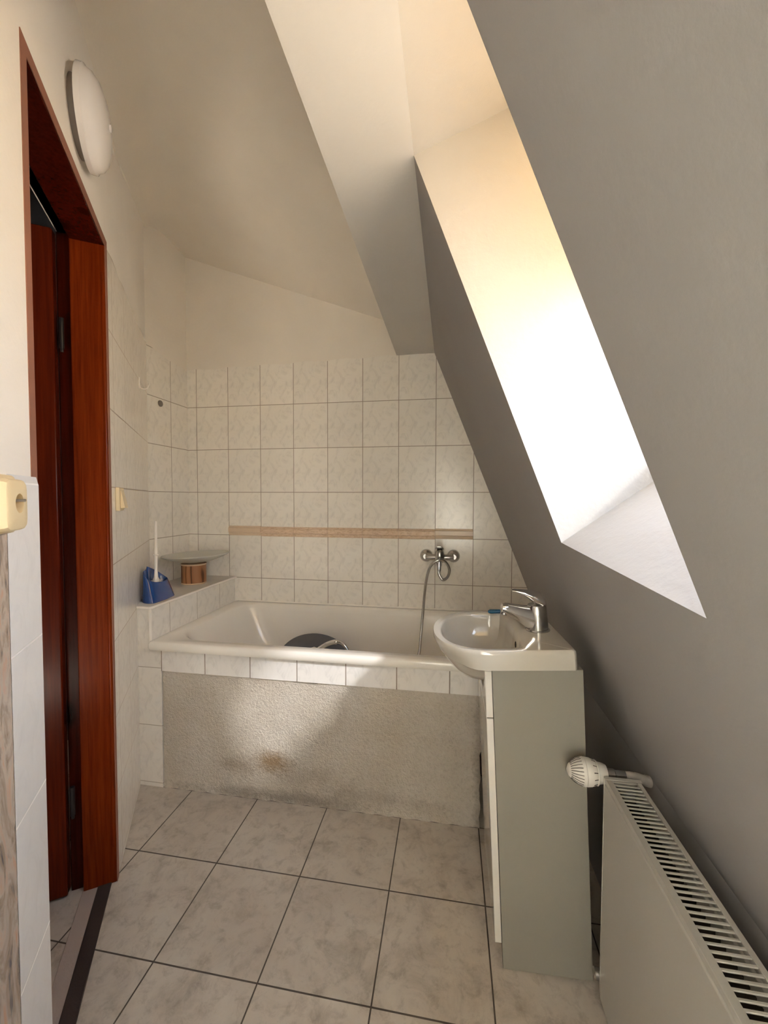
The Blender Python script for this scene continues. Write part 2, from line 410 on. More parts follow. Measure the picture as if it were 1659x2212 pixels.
# walls behind the camera
bm = BM(); box(bm, (PN.x-.12, YN-.12, 0), (PN.x, PN.y, 2.9)); obj('wall_near', bm, M_WHITE, kind='structure')
bm = BM()
gx = PN.x+.02
for poly in ([(PN.x-.12, 0), (XK+.1, 0), (XK+.1, .62), (PN.x-.12, .62)], [(PN.x-.12, .62), (gx, .62), (gx, 2.0), (PN.x-.12, 2.0)], [(PN.x-.12, 2.0), (XK+.1, 2.0), (XK+.1, 2.9), (PN.x-.12, 2.9)], [(XS(.62)-.05, .62), (XK+.1, .62), (XK+.1, 2.0), (XS(2.0)-.05, 2.0)]):
    prism(bm, [(x, YN, z) for x, z in poly], (0, -.12, 0))
obj('wall_front', bm, M_WHITE, kind='structure')
# roof slope with the skylight opening, and the knee wall below it
OBL, OBR = Vector((XS(1.137), 1.002, 1.137)), Vector((XS(1.114), .472, 1.114))
OTL, OTR = Vector((XS(ZB), .938, ZB)), Vector((XS(ZB), .44, ZB))
def SP(y, z): return Vector((XS(z), y, z))
bm = BM()
quad(bm, [SP(OTL.y, ZB), SP(YB+.05, ZB), SP(YB+.05, 1.137), OBL]); quad(bm, [SP(YN-.05, ZB), OTR, OBR, SP(YN-.05, 1.114)])
quad(bm, [SP(YN-.05, 1.114), OBR, OBL, SP(YB+.05, 1.137), SP(YB+.05, ZK), SP(YN-.05, ZK)])
quad(bm, [(XK, YN-.05, 0), (XK, YB+.05, 0), SP(YB+.05, ZK), SP(YN-.05, ZK)])
bmesh.ops.remove_doubles(bm, verts=bm.verts, dist=1e-4)
wr_ = obj('wall_right', bm, M_SLOPE, smooth=0, kind='structure')
# skylight: splayed reveal, frame, pane, blind
wn1 = sroot('window_1', (.35, .72, 1.6))
dep = .30
WBL, WBR = Vector((.511, 1.002, 1.321)), Vector((.520, .14, 1.298))
WTL, WTR = Vector((.196, .938, 2.117)), Vector((.196, .14, 2.117))
bm = BM(); quad(bm, [OBL, OTL, WTL, WBL]); obj('reveal_far', bm, M_REVEAL, wn1, smooth=0)
bm = BM(); quad(bm, [OBR, OTR, WTR, WBR]); obj('reveal_near', bm, M_REVEAL, wn1, smooth=0)
bm = BM(); quad(bm, [OBL, OBR, WBR, WBL]); obj('reveal_sill', bm, M_REVEAL, wn1, smooth=0)
bm = BM(); quad(bm, [OTL, OTR, WTR, WTL]); obj('reveal_header', bm, M_REVEAL, wn1, smooth=0)
def WP(y, z, off=0): return Vector((1.0305-.394*z+off*.93, y, z+off*.366))
bm = BM()
def bar(y0, y1, z0, z1, o0=0, o1=.05):
    prism(bm, [WP(y0, z0, o0), WP(y1, z0, o0), WP(y1, z1, o0), WP(y0, z1, o0)], (.93*(o1-o0), 0, .366*(o1-o0)))
bar(.08, 1.05, 1.26, 1.365); bar(.08, 1.05, 2.07, 2.16); bar(.08, .165, 1.365, 2.07); bar(.955, 1.05, 1.365, 2.07)
obj('frame', bm, M_FRAMEW, wn1, bevel=.003)
bm = BM(); bar(.165, .955, 1.365, 2.07, .02, .026); obj('pane', bm, M_PANET, wn1, smooth=0)
bm = BM(); bar(.166, .954, 1.70, 2.07, .010, .012); obj('added_blind', bm, M_BLIND, wn1, smooth=0)  # unseen cloth and rail added across the upper pane to block direct sun
bm = BM(); bar(.166, .954, 1.688, 1.702, .004, .016); obj('added_blind_rail', bm, M_FRAMEW, wn1, smooth=0)
# unseen curtained window added behind the camera as fill light for the room
wn2 = sroot('added_window_2', (-.1, YN, 1.3))
def gable(z0, z1, ins, y):
    return [(PN.x+.02+ins, y, z0+ins), (XS(z0+ins)-.05-ins*1.1, y, z0+ins), (XS(z1-ins)-.05-ins*1.1, y, z1-ins), (PN.x+.02+ins, y, z1-ins)]
GO, GI = gable(.62, 2.0, 0, YN-.07), gable(.62, 2.0, .035, YN-.07)
bm = BM()
for i in range(4):
    j = (i+1) % 4; prism(bm, [GO[i], GO[j], GI[j], GI[i]], (0, .05, 0))
obj('frame', bm, M_FRAMEW, wn2, bevel=.003)
bm = BM(); prism(bm, gable(.62, 2.0, .03, YN-.05), (0, .006, 0)); obj('pane', bm, M_PANE, wn2, smooth=0)
bm = BM(); prism(bm, gable(.61, 2.01, -.004, YN-.012), (0, .002, 0)); obj('added_curtain', bm, M_SHEER, wn2, smooth=0)  # unseen cloth added to diffuse the sun into soft fill
# light portals at the skylight and the added window
WQ = lambda y, z, off: Vector((.708-.394*z+off*.93, y, z+off*.366))
def portal(loc, nrm, upv, sx, sy):
    ld = bpy.data.lights.new('window_portal', 'AREA'); ld.shape = 'RECTANGLE'; ld.size = sx; ld.size_y = sy; ld.cycles.is_portal = True
    lo_ = bpy.data.objects.new('window_portal', ld); COL.objects.link(lo_); lo_.location = loc
    lo_.rotation_euler = Matrix((upv.cross(nrm), upv, -nrm)).transposed().to_euler()
portal(WQ(.56, 1.72, .37), Vector((-.9304, 0, -.3666)), Vector((-.3666, 0, .9304)), .86, .84)
portal(Vector((-.03, YN-.09, 1.31)), Vector((0, 1, 0)), Vector((0, 0, 1)), .95, 1.42)
# boxed soffit running along the top of the slope
bm = BM(); XA = -.291
prism(bm, [(XA, YN, ZB), (XS(ZB), YN, ZB), (XS(ZB), YN, 2.9), (XA, YN, 2.9)], (0, YB+.01-YN, 0))
bmesh.ops.delete(bm, geom=[f for f in bm.faces if f.calc_center_median().x > XS(ZB)-.002], context='FACES')
obj('trim_1', bm, plaster('soffit_plaster', (.63, .60, .55), .2), smooth=0, kind='structure')
# sloping ceiling
bm = BM()
def zc(s, u):
    zp = 2.601-.443*s
    zl = 2.45 if u < 1.75 else 2.45+.18*min(1, (u-1.75)/.64)
    k_ = max(0, min(1, (s-DW)/.20)); kk = 1-(1-k_)**2.2
    return zl+(zp-zl)*kk if k_ < 1 else zp
rows = []
us = [-2.6+5.4*i/36 for i in range(37)]; ss = [DW-.12, DW-.03]+[DW+.2*i/8 for i in range(9)]+[0.0, .2, .5, .9, 1.4]
for u in us: rows.append([NW*s+TW*u+Vector((0, 0, zc(max(s, DW), u))) for s in ss])
loft(bm, rows, False, False, False)
bmesh.ops.bisect_plane(bm, geom=bm.verts[:]+bm.edges[:]+bm.faces[:], plane_co=(-.2, 0, 0), plane_no=(1, 0, 0), clear_outer=True)
obj('ceiling', bm, M_CREAM, smooth=60, kind='structure')
bm = BM(); box(bm, (-3.2, YN-.2, 2.9), (XK+.2, YB+.2, 3.0)); obj('roof_slab', bm, M_WHITE, kind='structure')
# hallway beyond the door
bm = BM()
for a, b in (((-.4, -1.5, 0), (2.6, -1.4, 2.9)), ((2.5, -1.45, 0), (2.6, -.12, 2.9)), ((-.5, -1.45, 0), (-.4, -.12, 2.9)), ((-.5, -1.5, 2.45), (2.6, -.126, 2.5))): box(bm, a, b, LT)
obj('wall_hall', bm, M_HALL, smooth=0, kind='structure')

# ------------------------------------------------------------------ door
dr = sroot('door_1', L(1.2, 0, 0))
bm = BM()
box(bm, (1.500, -.090, 0), (1.530, .0, 2.02), LT); obj('frame_jamb', bm, M_WOOD, dr, bevel=.003)
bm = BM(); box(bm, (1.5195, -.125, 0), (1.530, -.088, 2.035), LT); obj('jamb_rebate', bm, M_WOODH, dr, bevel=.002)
bm = BM(); tube(bm, [L(1.503, -.006, .12), L(1.503, -.006, 1.93)], .006, 10); obj('jamb_bead', bm, M_WOOD, dr)
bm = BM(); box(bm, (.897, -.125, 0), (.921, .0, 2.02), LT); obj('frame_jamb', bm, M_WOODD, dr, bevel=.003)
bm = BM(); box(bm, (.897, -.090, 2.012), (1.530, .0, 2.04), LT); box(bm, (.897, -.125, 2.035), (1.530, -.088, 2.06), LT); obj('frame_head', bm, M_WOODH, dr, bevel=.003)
bm = BM()
box(bm, (UD0-.002, .0, 0), (.9225, .0015, 2.0125), LT); box(bm, (1.5005, .0, .0), (1.5255, .0015, 2.0125), LT); box(bm, (UD0-.002, .0, 2.0125), (1.5255, .0015, 2.037), LT)
obj('frame_edge', bm, M_EDGE, dr, smooth=0)
leaf_bm = BM(); box(leaf_bm, (1.490, -.71, .012), (1.528, -.127, 2.028), LT)
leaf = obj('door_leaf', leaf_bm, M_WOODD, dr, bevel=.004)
bm = BM()
for z0, z1 in ((.12, .78), (.90, 1.92)):
    for a, b in (((1.484, -.61, z0), (1.492, -.222, z1)),): box(bm, a, b, LT)
obj('leaf_panel', bm, M_WOODD, leaf, bevel=.005)
for hz in (1.73, .30):
    bm = BM(); tube(bm, [L(1.502, -.112, hz-.045), L(1.502, -.112, hz+.045)], .0065, 12); tube(bm, [L(1.502, -.112, hz-.055), L(1.502, -.112, hz-.045)], .004, 10)
    obj('hinge', bm, M_BLACK, leaf)
# threshold
th = thing('threshold', 'dark brown threshold strip on the floor across the doorway', 'threshold', L(1.2, -.03, 0))
bm = BM(); box(bm, (.90, -.052, 0), (1.515, -.014, .005), LT); obj('dark_strip', bm, M_THR, th, bevel=.002)
bm = BM(); box(bm, (.90, -.092, 0), (1.515, -.052, .003), LT); obj('pale_strip', bm, M_THR2, th, bevel=.001)

# ------------------------------------------------------------------ wall lamp, switch, socket, hook, plug
lu, lz = 1.235, 2.168
lp = thing('wall_lamp', 'round white opal wall lamp mounted above the door frame', 'lamp', L(lu, 0, lz))
bm = BM(); lathe(bm, L(lu, 0, lz), NW, [(0, .082), (.018, .082)], 40); obj('base', bm, M_RUB, lp)
bm = BM(); lathe(bm, L(lu, 0, lz), NW, [(.016, .098), (.017, .106), (.029, .1065), (.033, .101), (.044, .096), (.055, .082), (.063, .058), (.067, .03), (.068, .004)], 56)
obj('shade', bm, M_LAMP, lp, smooth=50)
bm = BM(); lathe(bm, L(lu, 0, lz), NW, [(.065, .009), (.071, .008), (.073, .004)], 20); obj('cap', bm, M_LAMP, lp)
sw = thing('light_switch', 'cream rocker light switch on tiled wall beside the door', 'switch', L(1.62, 0, 1.235))
bm = BM(); box(bm, (1.585, 0, 1.196), (1.665, .012, 1.275), LT); obj('plate', bm, M_BEIGE, sw, bevel=.003)
bm = BM(); a = [L(1.60, .012, 1.266), L(1.60, .014, 1.266), L(1.60, .026, 1.206), L(1.60, .012, 1.204)]; prism(bm, a, TW*.05); obj('rocker', bm, M_BEIGE, sw, bevel=.002)
so = thing('wall_socket', 'yellowed double-plated wall socket on white wall left of door', 'socket', L(.72, 0, 1.23))
bm = BM(); box(bm, (.652, .0, 1.188), (.772, .024, 1.273), LT); obj('back_plate', bm, M_BEIGE, so, bevel=.007, seg=3)
bm = BM()
# face plate with a round recess
cu, cz, rc = .716, 1.232, .0135
n_ = 32; outer = []; inner = []
for i in range(n_):
    a = 2*math.pi*i/n_; c, s_ = math.cos(a), math.sin(a); kq = (abs(c/.0335)**7+abs(s_/.036)**7)**(-1/7)
    outer.append((.7115+c*kq, 1.230+s_*kq)); inner.append((cu+c*rc, cz+s_*rc))
R3 = lambda pts, n: [L(u, n, z) for u, z in pts]
sh = lambda pts, k_: [(.7115+(u-.7115)*k_, 1.230+(z-1.230)*k_) for u, z in pts]
loft(bm, [R3(outer, .022), R3(outer, .036), R3(sh(outer, .985), .0405), R3(sh(outer, .94), .0440), R3(sh(outer, .86), .0455), R3(inner, .0455), R3(inner, .030)], False, True)
obj('face_plate', bm, M_BEIGE, so, smooth=35)
bm = BM(); tube(bm, [L(cu-.012, .043, cz+.004), L(cu+.014, .046, cz+.004)], .0022, 10); obj('earth_pin', bm, M_CHROMED, so)
bm = BM(); lathe(bm, L(cu-.001, .0303, cz-.008), NW, [(0, .004), (.0004, .0035)], 12, sy=1.6); obj('smudge', bm, M_BEIGED, so)
hk = thing('wall_hook', 'small white hook stuck high on the left tiled wall', 'hook', L(2.13, 0, 1.75))
hu = 2.13
bm = BM(); box(bm, (hu-.006, 0, 1.735), (hu+.006, .004, 1.785), LT); obj('back_plate', bm, M_WPL, hk, bevel=.001)
bm = BM(); tube(bm, spline([L(hu, .003, 1.748), L(hu, .008, 1.736), L(hu, .024, 1.734), L(hu, .036, 1.746), L(hu, .040, 1.760)], 6), .0032, 10); obj('prong', bm, M_WPL, hk)
bm = BM(); lathe(bm, (XSIDE, 1.965, 1.747), (1, 0, 0), [(0, .017), (.004, .0165), (.006, .012), (.004, .010), (.004, .001)], 28)
tag(obj('wall_plug', bm, M_RUB), 'round grey plug in the tiled corner wall near hook', 'plug')

# ------------------------------------------------------------------ tub surround
YF = 1.512                                   # face of the tile row under the rim
sr = thing('bath_surround', 'bathtub surround of rough stained cement with tile row and column', 'bath surround', (-.5, YF, 0))
bm = BM(); nx, nz = 60, 24
xl, xr, zt_, = -1.20, .128, .508
grid = []
for i in range(nx+1):
    r_ = []
    for j in range(nz+1):
        x = xl+(xr-xl)*i/nx; z = zt_*j/nz
        if i == nx: x += -.008+.002*math.sin(j*2.3)+.0025*math.sin(j*5.1)
        y = YF+.008+.0025*math.sin(i*.7)*math.sin(j*.9)-(.004*max(0, 1-j/1.6)*(.5+.5*math.sin(i*1.9)))
        if j == nz: z += .002*math.sin(i*2.1)
        r_.append(Vector((x, y, z)))
    grid.append(r_)
loft(bm, grid, False, False, False)
box(bm, (xl, YF+.02, 0), (xr-.03, YF+.06, zt_))
obj('cement_panel', bm, M_PANEL, sr, smooth=60)
bm = BM(); zr0, zr1 = .508, .602
pl = [(-1.2, YF, zr0), (.42, YF, zr0), (.42, YF, zr1), (-1.2, YF, zr1)]
box(bm, (-1.2, YF, zr0), (.42, YF+.03, zr1)); lay = bm.loops.layers.uv.verify()
for f in bm.faces:
    for l_ in f.loops: l_[lay].uv = (l_.vert.co.x+1.2-.002+.2005*5, (l_.vert.co.z-zr0)*.9+.25*3+.003)
obj('tile_row', bm, M_TILEB, sr, smooth=0)
bm = BM(); box(bm, (-1.318, YF+.004, 0), (-1.203, YF+.03, .602)); lay = bm.loops.layers.uv.verify()
for f in bm.faces:
    for l_ in f.loops: l_[lay].uv = (l_.vert.co.x+1.318+.2005*5+.03, l_.vert.co.z-.018+1.0)
obj('tile_column', bm, M_TILEL, sr, smooth=0)
# tiled ledge in the corner
lg = thing('tiled_ledge', 'low tiled corner ledge between bathtub and left wall', 'ledge', (-1.4, 1.85, .6))
XL = -1.247
bm = BM()
top_poly = [(-1.318, YF-.002, .600), (XL, YF-.002, .600), (XL, YB, .600), (XSIDE, YB, .600), (XSIDE, YC-.002, .600)]
prism(bm, top_poly, (0, 0, .172)); lay = bm.loops.layers.uv.verify()
for f in bm.faces:
    nn = f.normal
    for l_ in f.loops:
        c = l_.vert.co; q = c.y-YF if abs(c.x-XL) < .002 else c.x-XL
        l_[lay].uv = ((c.y-YF) if True else q, 0)
bm.faces.ensure_lookup_table(); bm.normal_update()
for f in bm.faces:
    for l_ in f.loops:
        c = l_.vert.co
        if abs(f.normal.z) > .5: l_[lay].uv = (c.x+3.0, c.y+2.0)
        elif abs(f.normal.y) > .8: l_[lay].uv = (c.x-XL+1.1, (c.z-.6)+.77)
        else: l_[lay].uv = (c.y-YF-.12+1.0025, (c.z-.6)+.77)
obj('tile_face', bm, M_TILEL, lg, smooth=0)
bm = BM(); prism(bm, [(-1.328, YF-.008, .772), (XL+.006, YF-.008, .772), (XL+.006, YB, .772), (XSIDE, YB, .772), (XSIDE, YC-.002, .772)], (0, 0, .008)); obj('top_slab', bm, plaster('ledge_top', (.70, .66, .60), .1, 80, .1), lg, bevel=.003)
bm = BM(); tube(bm, [(XL+.002, YF-.004, .602), (XL+.002, YF-.004, .772)], .006, 10); obj('corner_bead', bm, M_WPL, lg)
bm = BM(); tube(bm, [(-1.322, YF-.008, .776), (XL+.004, YF-.008, .776), (XL+.008, YF-.002, .776), (XL+.008, YB-.002, .776)], .0055, 10); obj('edge_trim', bm, M_WPL, lg)

# ------------------------------------------------------------------ bathtub
tb = thing('bathtub', 'white enamel bathtub built in along the back wall', 'bathtub', (-.4, 1.85, .2))
def rrect(x0, x1, y0, y1, r, z, n=10):
    out = []
    for cx, cy, a0 in ((x1-r, y0+r, -90), (x1-r, y1-r, 0), (x0+r, y1-r, 90), (x0+r, y0+r, 180)):
        for i in range(n+1):
            a = math.radians(a0+90*i/n); out.append(Vector((cx+r*math.cos(a), cy+r*math.sin(a), z)))
    return out
X0, X1, Y0, Y1, ZR = XL+.001, .415, 1.487, YB-.001, .638
rings = [rrect(X0, X1, Y0+.006, Y1, .012, ZR-.036), rrect(X0, X1, Y0, Y1, .012, ZR-.026), rrect(X0, X1, Y0, Y1, .014, ZR-.010), rrect(X0+.003, X1-.003, Y0+.004, Y1-.002, .016, ZR-.002), rrect(X0+.01, X1-.01, Y0+.012, Y1-.004, .02, ZR),
         rrect(X0+.062, X1-.06, Y0+.055, Y1-.040, .15, ZR-.001), rrect(X0+.072, X1-.07, Y0+.063, Y1-.048, .15, ZR-.008), rrect(X0+.085, X1-.08, Y0+.072, Y1-.055, .15, ZR-.035),
         rrect(X0+.14, X1-.10, Y0+.085, Y1-.07, .15, .48), rrect(X0+.24, X1-.13, Y0+.11, Y1-.10, .15, .33), rrect(X0+.30, X1-.16, Y0+.15, Y1-.14, .13, .265), rrect(X0+.38, X1-.22, Y0+.21, Y1-.20, .10, .245)]
bm = BM(); loft(bm, rings, False, True)
obj('shell', bm, M_ENAM, tb, smooth=50)
bm = BM(); tube(bm, spline([(X0+.03, YB-.004, ZR+.002), (-.9, YB-.005, ZR+.001), (-.4, YB-.004, ZR+.002), (.35, YB-.005, ZR+.001)], 8), .005, 8); obj('sealant', bm, M_WPL, tb)

# ------------------------------------------------------------------ bath mixer with hose
mx_ = thing('bath_mixer', 'chrome bath mixer tap with shower hose on back wall', 'faucet', (-.05, YB, .93))
for xx in (-.123, .022):
    bm = BM(); lathe(bm, (xx, YB, .932), (0, -1, 0), [(0, .034), (.006, .034), (.016, .028), (.022, .017), (.03, .014), (.05, .014)], 32); obj('rosette', bm, M_CHROMED, mx_, smooth=50)
bm = BM(); tube(bm, [(-.123, 2.143, .931), (-.1, 2.14, .930), (0, 2.14, .930), (.022, 2.143, .931)], [.015, .017, .017, .015], 16); lathe(bm, (-.05, 2.12, .905), (0, 0, 1), [(0, .018), (.01, .024), (.045, .024), (.06, .021), (.07, .012)], 28)
obj('body', bm, M_CHROMED, mx_, smooth=50)
bm = BM()
loft(bm, [[Vector((-.05+sx*w, y, z+dz)) for sx, dz in ((-1, 0), (1, 0), (1, .008), (-1, .008))] for y, z, w in ((2.13, .972, .022), (2.105, .980, .021), (2.07, .985, .019), (2.035, .992, .016), (2.02, .996, .012))])
obj('lever', bm, M_CHROMED, mx_, bevel=.003)
bm = BM(); lathe(bm, (-.052, 2.11, .915), (0, -.25, -1), [(0, .016), (.02, .016), (.03, .013), (.045, .012), (.055, .009)], 24); obj('hose_outlet', bm, M_CHROME, mx_, smooth=50)
hose = [(-.053, 2.095, .863), (-.050, 2.093, .845), (-.030, 2.088, .822), (-.006, 2.083, .842), (0, 2.075, .882), (-.020, 2.062, .920), (-.052, 2.050, .930), (-.092, 2.050, .900), (-.112, 2.056, .84), (-.124, 2.066, .75), (-.132, 2.066, .65), (-.140, 2.05, .55), (-.149, 2.02, .45), (-.18, 1.98, .35), (-.25, 1.90, .272), (-.33, 1.80, .262), (-.40, 1.745, .28), (-.41, 1.72, .36), (-.415, 1.712, .45), (-.427, 1.712, .535), (-.450, 1.716, .582), (-.475, 1.720, .598), (-.497, 1.724, .599)]
bm = BM(); tube(bm, spline(hose, 10), .0072, 12)
obj('shower_hose', bm, M_CHROMED, mx_, smooth=60)
bm = BM(); hd = spline([(-.490, 1.723, .5995), (-.510, 1.727, .596), (-.545, 1.735, .580), (-.590, 1.75, .548)], 5); tube(bm, hd, [.008]+[.0105]*(len(hd)-2)+[.0095], 14)
lathe(bm, (-.598, 1.748, .542), (-.3, -.8, -.3), [(-.01, .010), (0, .024), (.016, .029), (.021, .027)], 24)
obj('hand_shower', bm, M_CHROME, mx_, smooth=50)
# grey wash bowl leaning inside the tub
wbw = thing('wash_bowl', 'slate grey rounded plastic bowl leaning inside the bathtub', 'bowl', (-.66, 1.9, .40))
bm = BM(); ax = Vector((0, -.95, .30)); lathe(bm, Vector((-.690, 1.985, .388)), ax, [(.07, .004), (.07, .088), (.064, .100), (.008, .136), (.004, .144), (0, .144), (0, .134), (.058, .096), (.062, .004)], 56, False, False, sx=1.38)
obj('bowl', bm, M_GREY, wbw, smooth=50)

# ------------------------------------------------------------------ things on the ledge
ZL = .7805
bh = thing('brush_holder', 'glossy blue plastic toilet brush holder on the tiled ledge', 'brush holder', (-1.32, 1.62, ZL))
base = [(-1.342, 1.577), (-1.308, 1.554), (-1.276, 1.553), (-1.266, 1.575), (-1.266, 1.63), (-1.274, 1.69), (-1.290, 1.722), (-1.315, 1.722), (-1.36, 1.705), (-1.400, 1.685), (-1.385, 1.655), (-1.352, 1.605)]
rim = [(-1.343, 1.588, .131), (-1.331, 1.574, .122), (-1.311, 1.571, .104), (-1.294, 1.590, .086), (-1.290, 1.632, .079), (-1.296, 1.675, .079), (-1.308, 1.700, .083), (-1.326, 1.702, .093), (-1.355, 1.688, .118), (-1.392, 1.672, .138), (-1.378, 1.650, .139), (-1.350, 1.610, .136)]
def smoothloop(p, k=4):
    n = len(p); P = [Vector(q) for q in p]; out = []
    for i in range(n):
        a, b, c, d = P[i-1], P[i], P[(i+1) % n], P[(i+2) % n]
        for j in range(k):
            t = j/k; out.append(.5*((2*b)+(c-a)*t+(2*a-5*b+4*c-d)*t*t+(3*b-a-3*c+d)*t**3))
    return out
B0 = smoothloop([(x, y, 0) for x, y in base]); R0 = smoothloop(rim); ctr = Vector((-1.335, 1.64, 0)); zo = Vector((0, 0, ZL))
rg = []
for t in (0, .04, .25, .5, .75, .96, 1.0):
    rg.append([b.lerp(r_, t)+zo+Vector((0, 0, 0)) for b, r_ in zip(B0, R0)])
ins = lambda pts, k_, dz: [Vector((p.x+(ctr.x-p.x)*k_, p.y+(ctr.y-p.y)*k_, p.z+dz)) for p in pts]
rg.append(ins(rg[-1], .05, .001)); rg.append(ins(rg[-2], .10, -.004)); rg.append([Vector((p.x, p.y, ZL+.03)) for p in ins(rg[-3], .16, 0)])
bm = BM(); loft(bm, rg, True, True); obj('holder', bm, M_BLUE, bh, smooth=50)
tbv = thing('toilet_brush', 'white plastic toilet brush with thin handle standing in blue holder', 'toilet brush', (-1.325, 1.645, ZL+.03))
bx, by = -1.322, 1.640
bm = BM(); lathe(bm, (bx, by, ZL), (.015, .0, 1), [(.070, .015), (.090, .013), (.098, .009), (.13, .0068), (.192, .0068), (.196, .007), (.1975, .012), (.2005, .012), (.202, .0072), (.225, .0072), (.235, .0060), (.348, .0054), (.354, .004)], 18); obj('handle', bm, M_WPL, tbv, smooth=45)
bm = BM()
for i in range(90):
    a = random.uniform(0, 2*math.pi); z = random.uniform(.045, .085); rr_ = random.uniform(.020, .030)
    p = Vector((bx+.001, by, ZL+z)); d = Vector((math.cos(a)*rr_, math.sin(a)*rr_, random.uniform(-.004, .010)))
    tube(bm, [p, p+d], .0009, 5)
obj('bristles', bm, M_WPL, tbv, kind='stuff', smooth=0)
cy = thing('brown_canister', 'short brown wood-grain cylinder on ledge under the glass dish', 'canister', (-1.366, 1.982, ZL))
co = Vector((-1.366, 1.982, ZL))
bm = BM(); lathe(bm, co, (0, 0, 1), [(.006, .0615), (.010, .0622), (.096, .0622), (.100, .0615)], 48); obj('wrap', bm, M_BARK, cy, smooth=40)
for z in (0, .100):
    bm = BM(); lathe(bm, co+Vector((0, 0, z)), (0, 0, 1), [(0, .0625), (.0015, .0638), (.0055, .0638), (.007, .0625)], 48); obj('rim', bm, mat('pale_wood_rim', (.66, .47, .30), .5), cy)
dsh = thing('glass_dish', 'frosted pale green glass dish resting on brown canister', 'dish', (-1.362, 2.0, ZL+.106), (math.radians(0), math.radians(-2.2), 0))
bm = BM()
prof_o = [(0.0005+.042*(r_/.17)**2.2, r_) for r_ in (.002, .03, .06, .09, .12, .145, .16, .170)]
prof_i = [(h+.005, r_-.001) for h, r_ in prof_o[::-1]]
lathe(bm, (-1.362, 2.0, ZL+.108), (-.038, 0, 1), prof_o+[(prof_o[-1][0]+.0025, .1715)]+prof_i, 64)
obj('bowl', bm, M_DISH, dsh, smooth=50)

# ------------------------------------------------------------------ vanity cabinet (leaning slightly left)
TILT = math.radians(-2.7)
cb = thing('vanity_cabinet', 'narrow white laminate vanity cabinet under the washbasin', 'cabinet', (.149, 1.062, 0), (0, TILT, 0))
CW, CD, CH = .222, .33, .803
bm = BM()
box(bm, (0, 0, .0), (CW, .016, CH)); box(bm, (0, CD-.016, 0), (CW, CD, CH)); box(bm, (CW-.012, .016, .0), (CW, CD-.016, CH)); box(bm, (.002, .016, .085), (CW-.012, CD-.016, .101)); box(bm, (.002, .016, .5), (CW-.012, CD-.016, .512))
obj('carcass', bm, M_LAM, cb, bevel=.0012, local=True)
bm = BM(); box(bm, (.03, .016, 0), (.044, CD-.016, .085)); obj('plinth', bm, mat('brown_plinth', (.30, .23, .18), .5), cb, local=True)
bm = BM(); zt0, zt1 = .672, CH-.010
prism(bm, [(-.0185, .001, zt0), (-.0185, CD-.001, zt0), (-.0185, CD-.001, zt1), (-.0185, CD-.028, zt1), (-.0185, CD-.05, .745), (-.0185, CD-.09, .708), (-.0185, CD/2, .695), (-.0185, .09, .708), (-.0185, .05, .745), (-.0185, .028, zt1), (-.0185, .001, zt1)], (.0175, 0, 0)); obj('drawer_front', bm, M_LAMG, cb, bevel=.0015, local=True)
bm = BM(); box(bm, (-.0185, .001, .068), (-.001, CD-.001, .668)); obj('door', bm, M_LAMG, cb, bevel=.0015, local=True)

# ------------------------------------------------------------------ washbasin
bs = thing('washbasin', 'white ceramic washbasin with rounded front on the vanity cabinet', 'sink', (.302, 1.222, .869), (0, math.radians(-3.0), math.radians(3.0)))
# local axes: x from the wall (0) to the tip (negative), y across, z up from the top face
BW, BL = .182, .350
def cast(poly, c, a):
    d = Vector((math.cos(a), math.sin(a))); best = None
    for i in range(len(poly)):
        p, q = Vector(poly[i]), Vector(poly[(i+1) % len(poly)]); e_ = q-p
        det = d.x*(-e_.y)+e_.x*d.y
        if abs(det) < 1e-9: continue
        w = p-Vector(c); t = (w.x*(-e_.y)+e_.x*w.y)/det; s_ = (d.x*w.y-d.y*w.x)/det
        if t > 0 and -1e-6 <= s_ <= 1+1e-6 and (best is None or t > best): best = t
    return Vector(c)+d*best
def supell(cx, ax_, by_, p, a0, a1, n):
    o_ = []
    for i in range(n+1):
        a = a0+(a1-a0)*i/n; c, s_ = math.cos(a), math.sin(a)
        o_.append((cx+ax_*math.copysign(abs(c)**(2/p), c), by_*math.copysign(abs(s_)**(2/p), s_)))
    return o_
out_poly = [(-.006, -BW), (0, -BW+.006), (0, BW-.006), (-.006, BW)]+supell(-.20, BL-.20, BW, 2.25, math.pi/2, 3*math.pi/2, 40)
in_poly = [(-.128, -BW+.03), (-.118, -.10), (-.114, 0), (-.118, .10), (-.128, BW-.03), (-.16, BW-.020)]+supell(-.20, BL-.20-.024, BW-.02, 2.25, math.pi/2, 3*math.pi/2, 40)+[(-.16, -BW+.020)]
C0 = (-.215, 0); NB = 96
angs = sorted([2*math.pi*i/NB for i in range(NB)]+[math.atan2(s_*(BW-.006), .215) % (2*math.pi) for s_ in (-1, 1)]+[math.atan2(s_*BW, .209) % (2*math.pi) for s_ in (-1, 1)])
OUT = [cast(out_poly, C0, a) for a in angs]; INN = [cast(in_poly, C0, a) for a in angs]
cc0 = Vector(C0)
def ring(P, k_, z, c=cc0): return [Vector((c.x+(p.x-c.x)*k_, c.y+(p.y-c.y)*k_, z)) for p in P]
def skirt(P, kf, z, zf):
    r_ = []
    for p in P:
        w = max(0, min(1, (-.235-p.x)/.07)); w = w*w*(3-2*w)
        k_ = 1+(kf-1)*w; r_.append(Vector((cc0.x+(p.x-cc0.x)*k_, cc0.y+(p.y-cc0.y)*k_, z+(zf-z)*w)))
    return r_
bcen = Vector((-.20, 0))
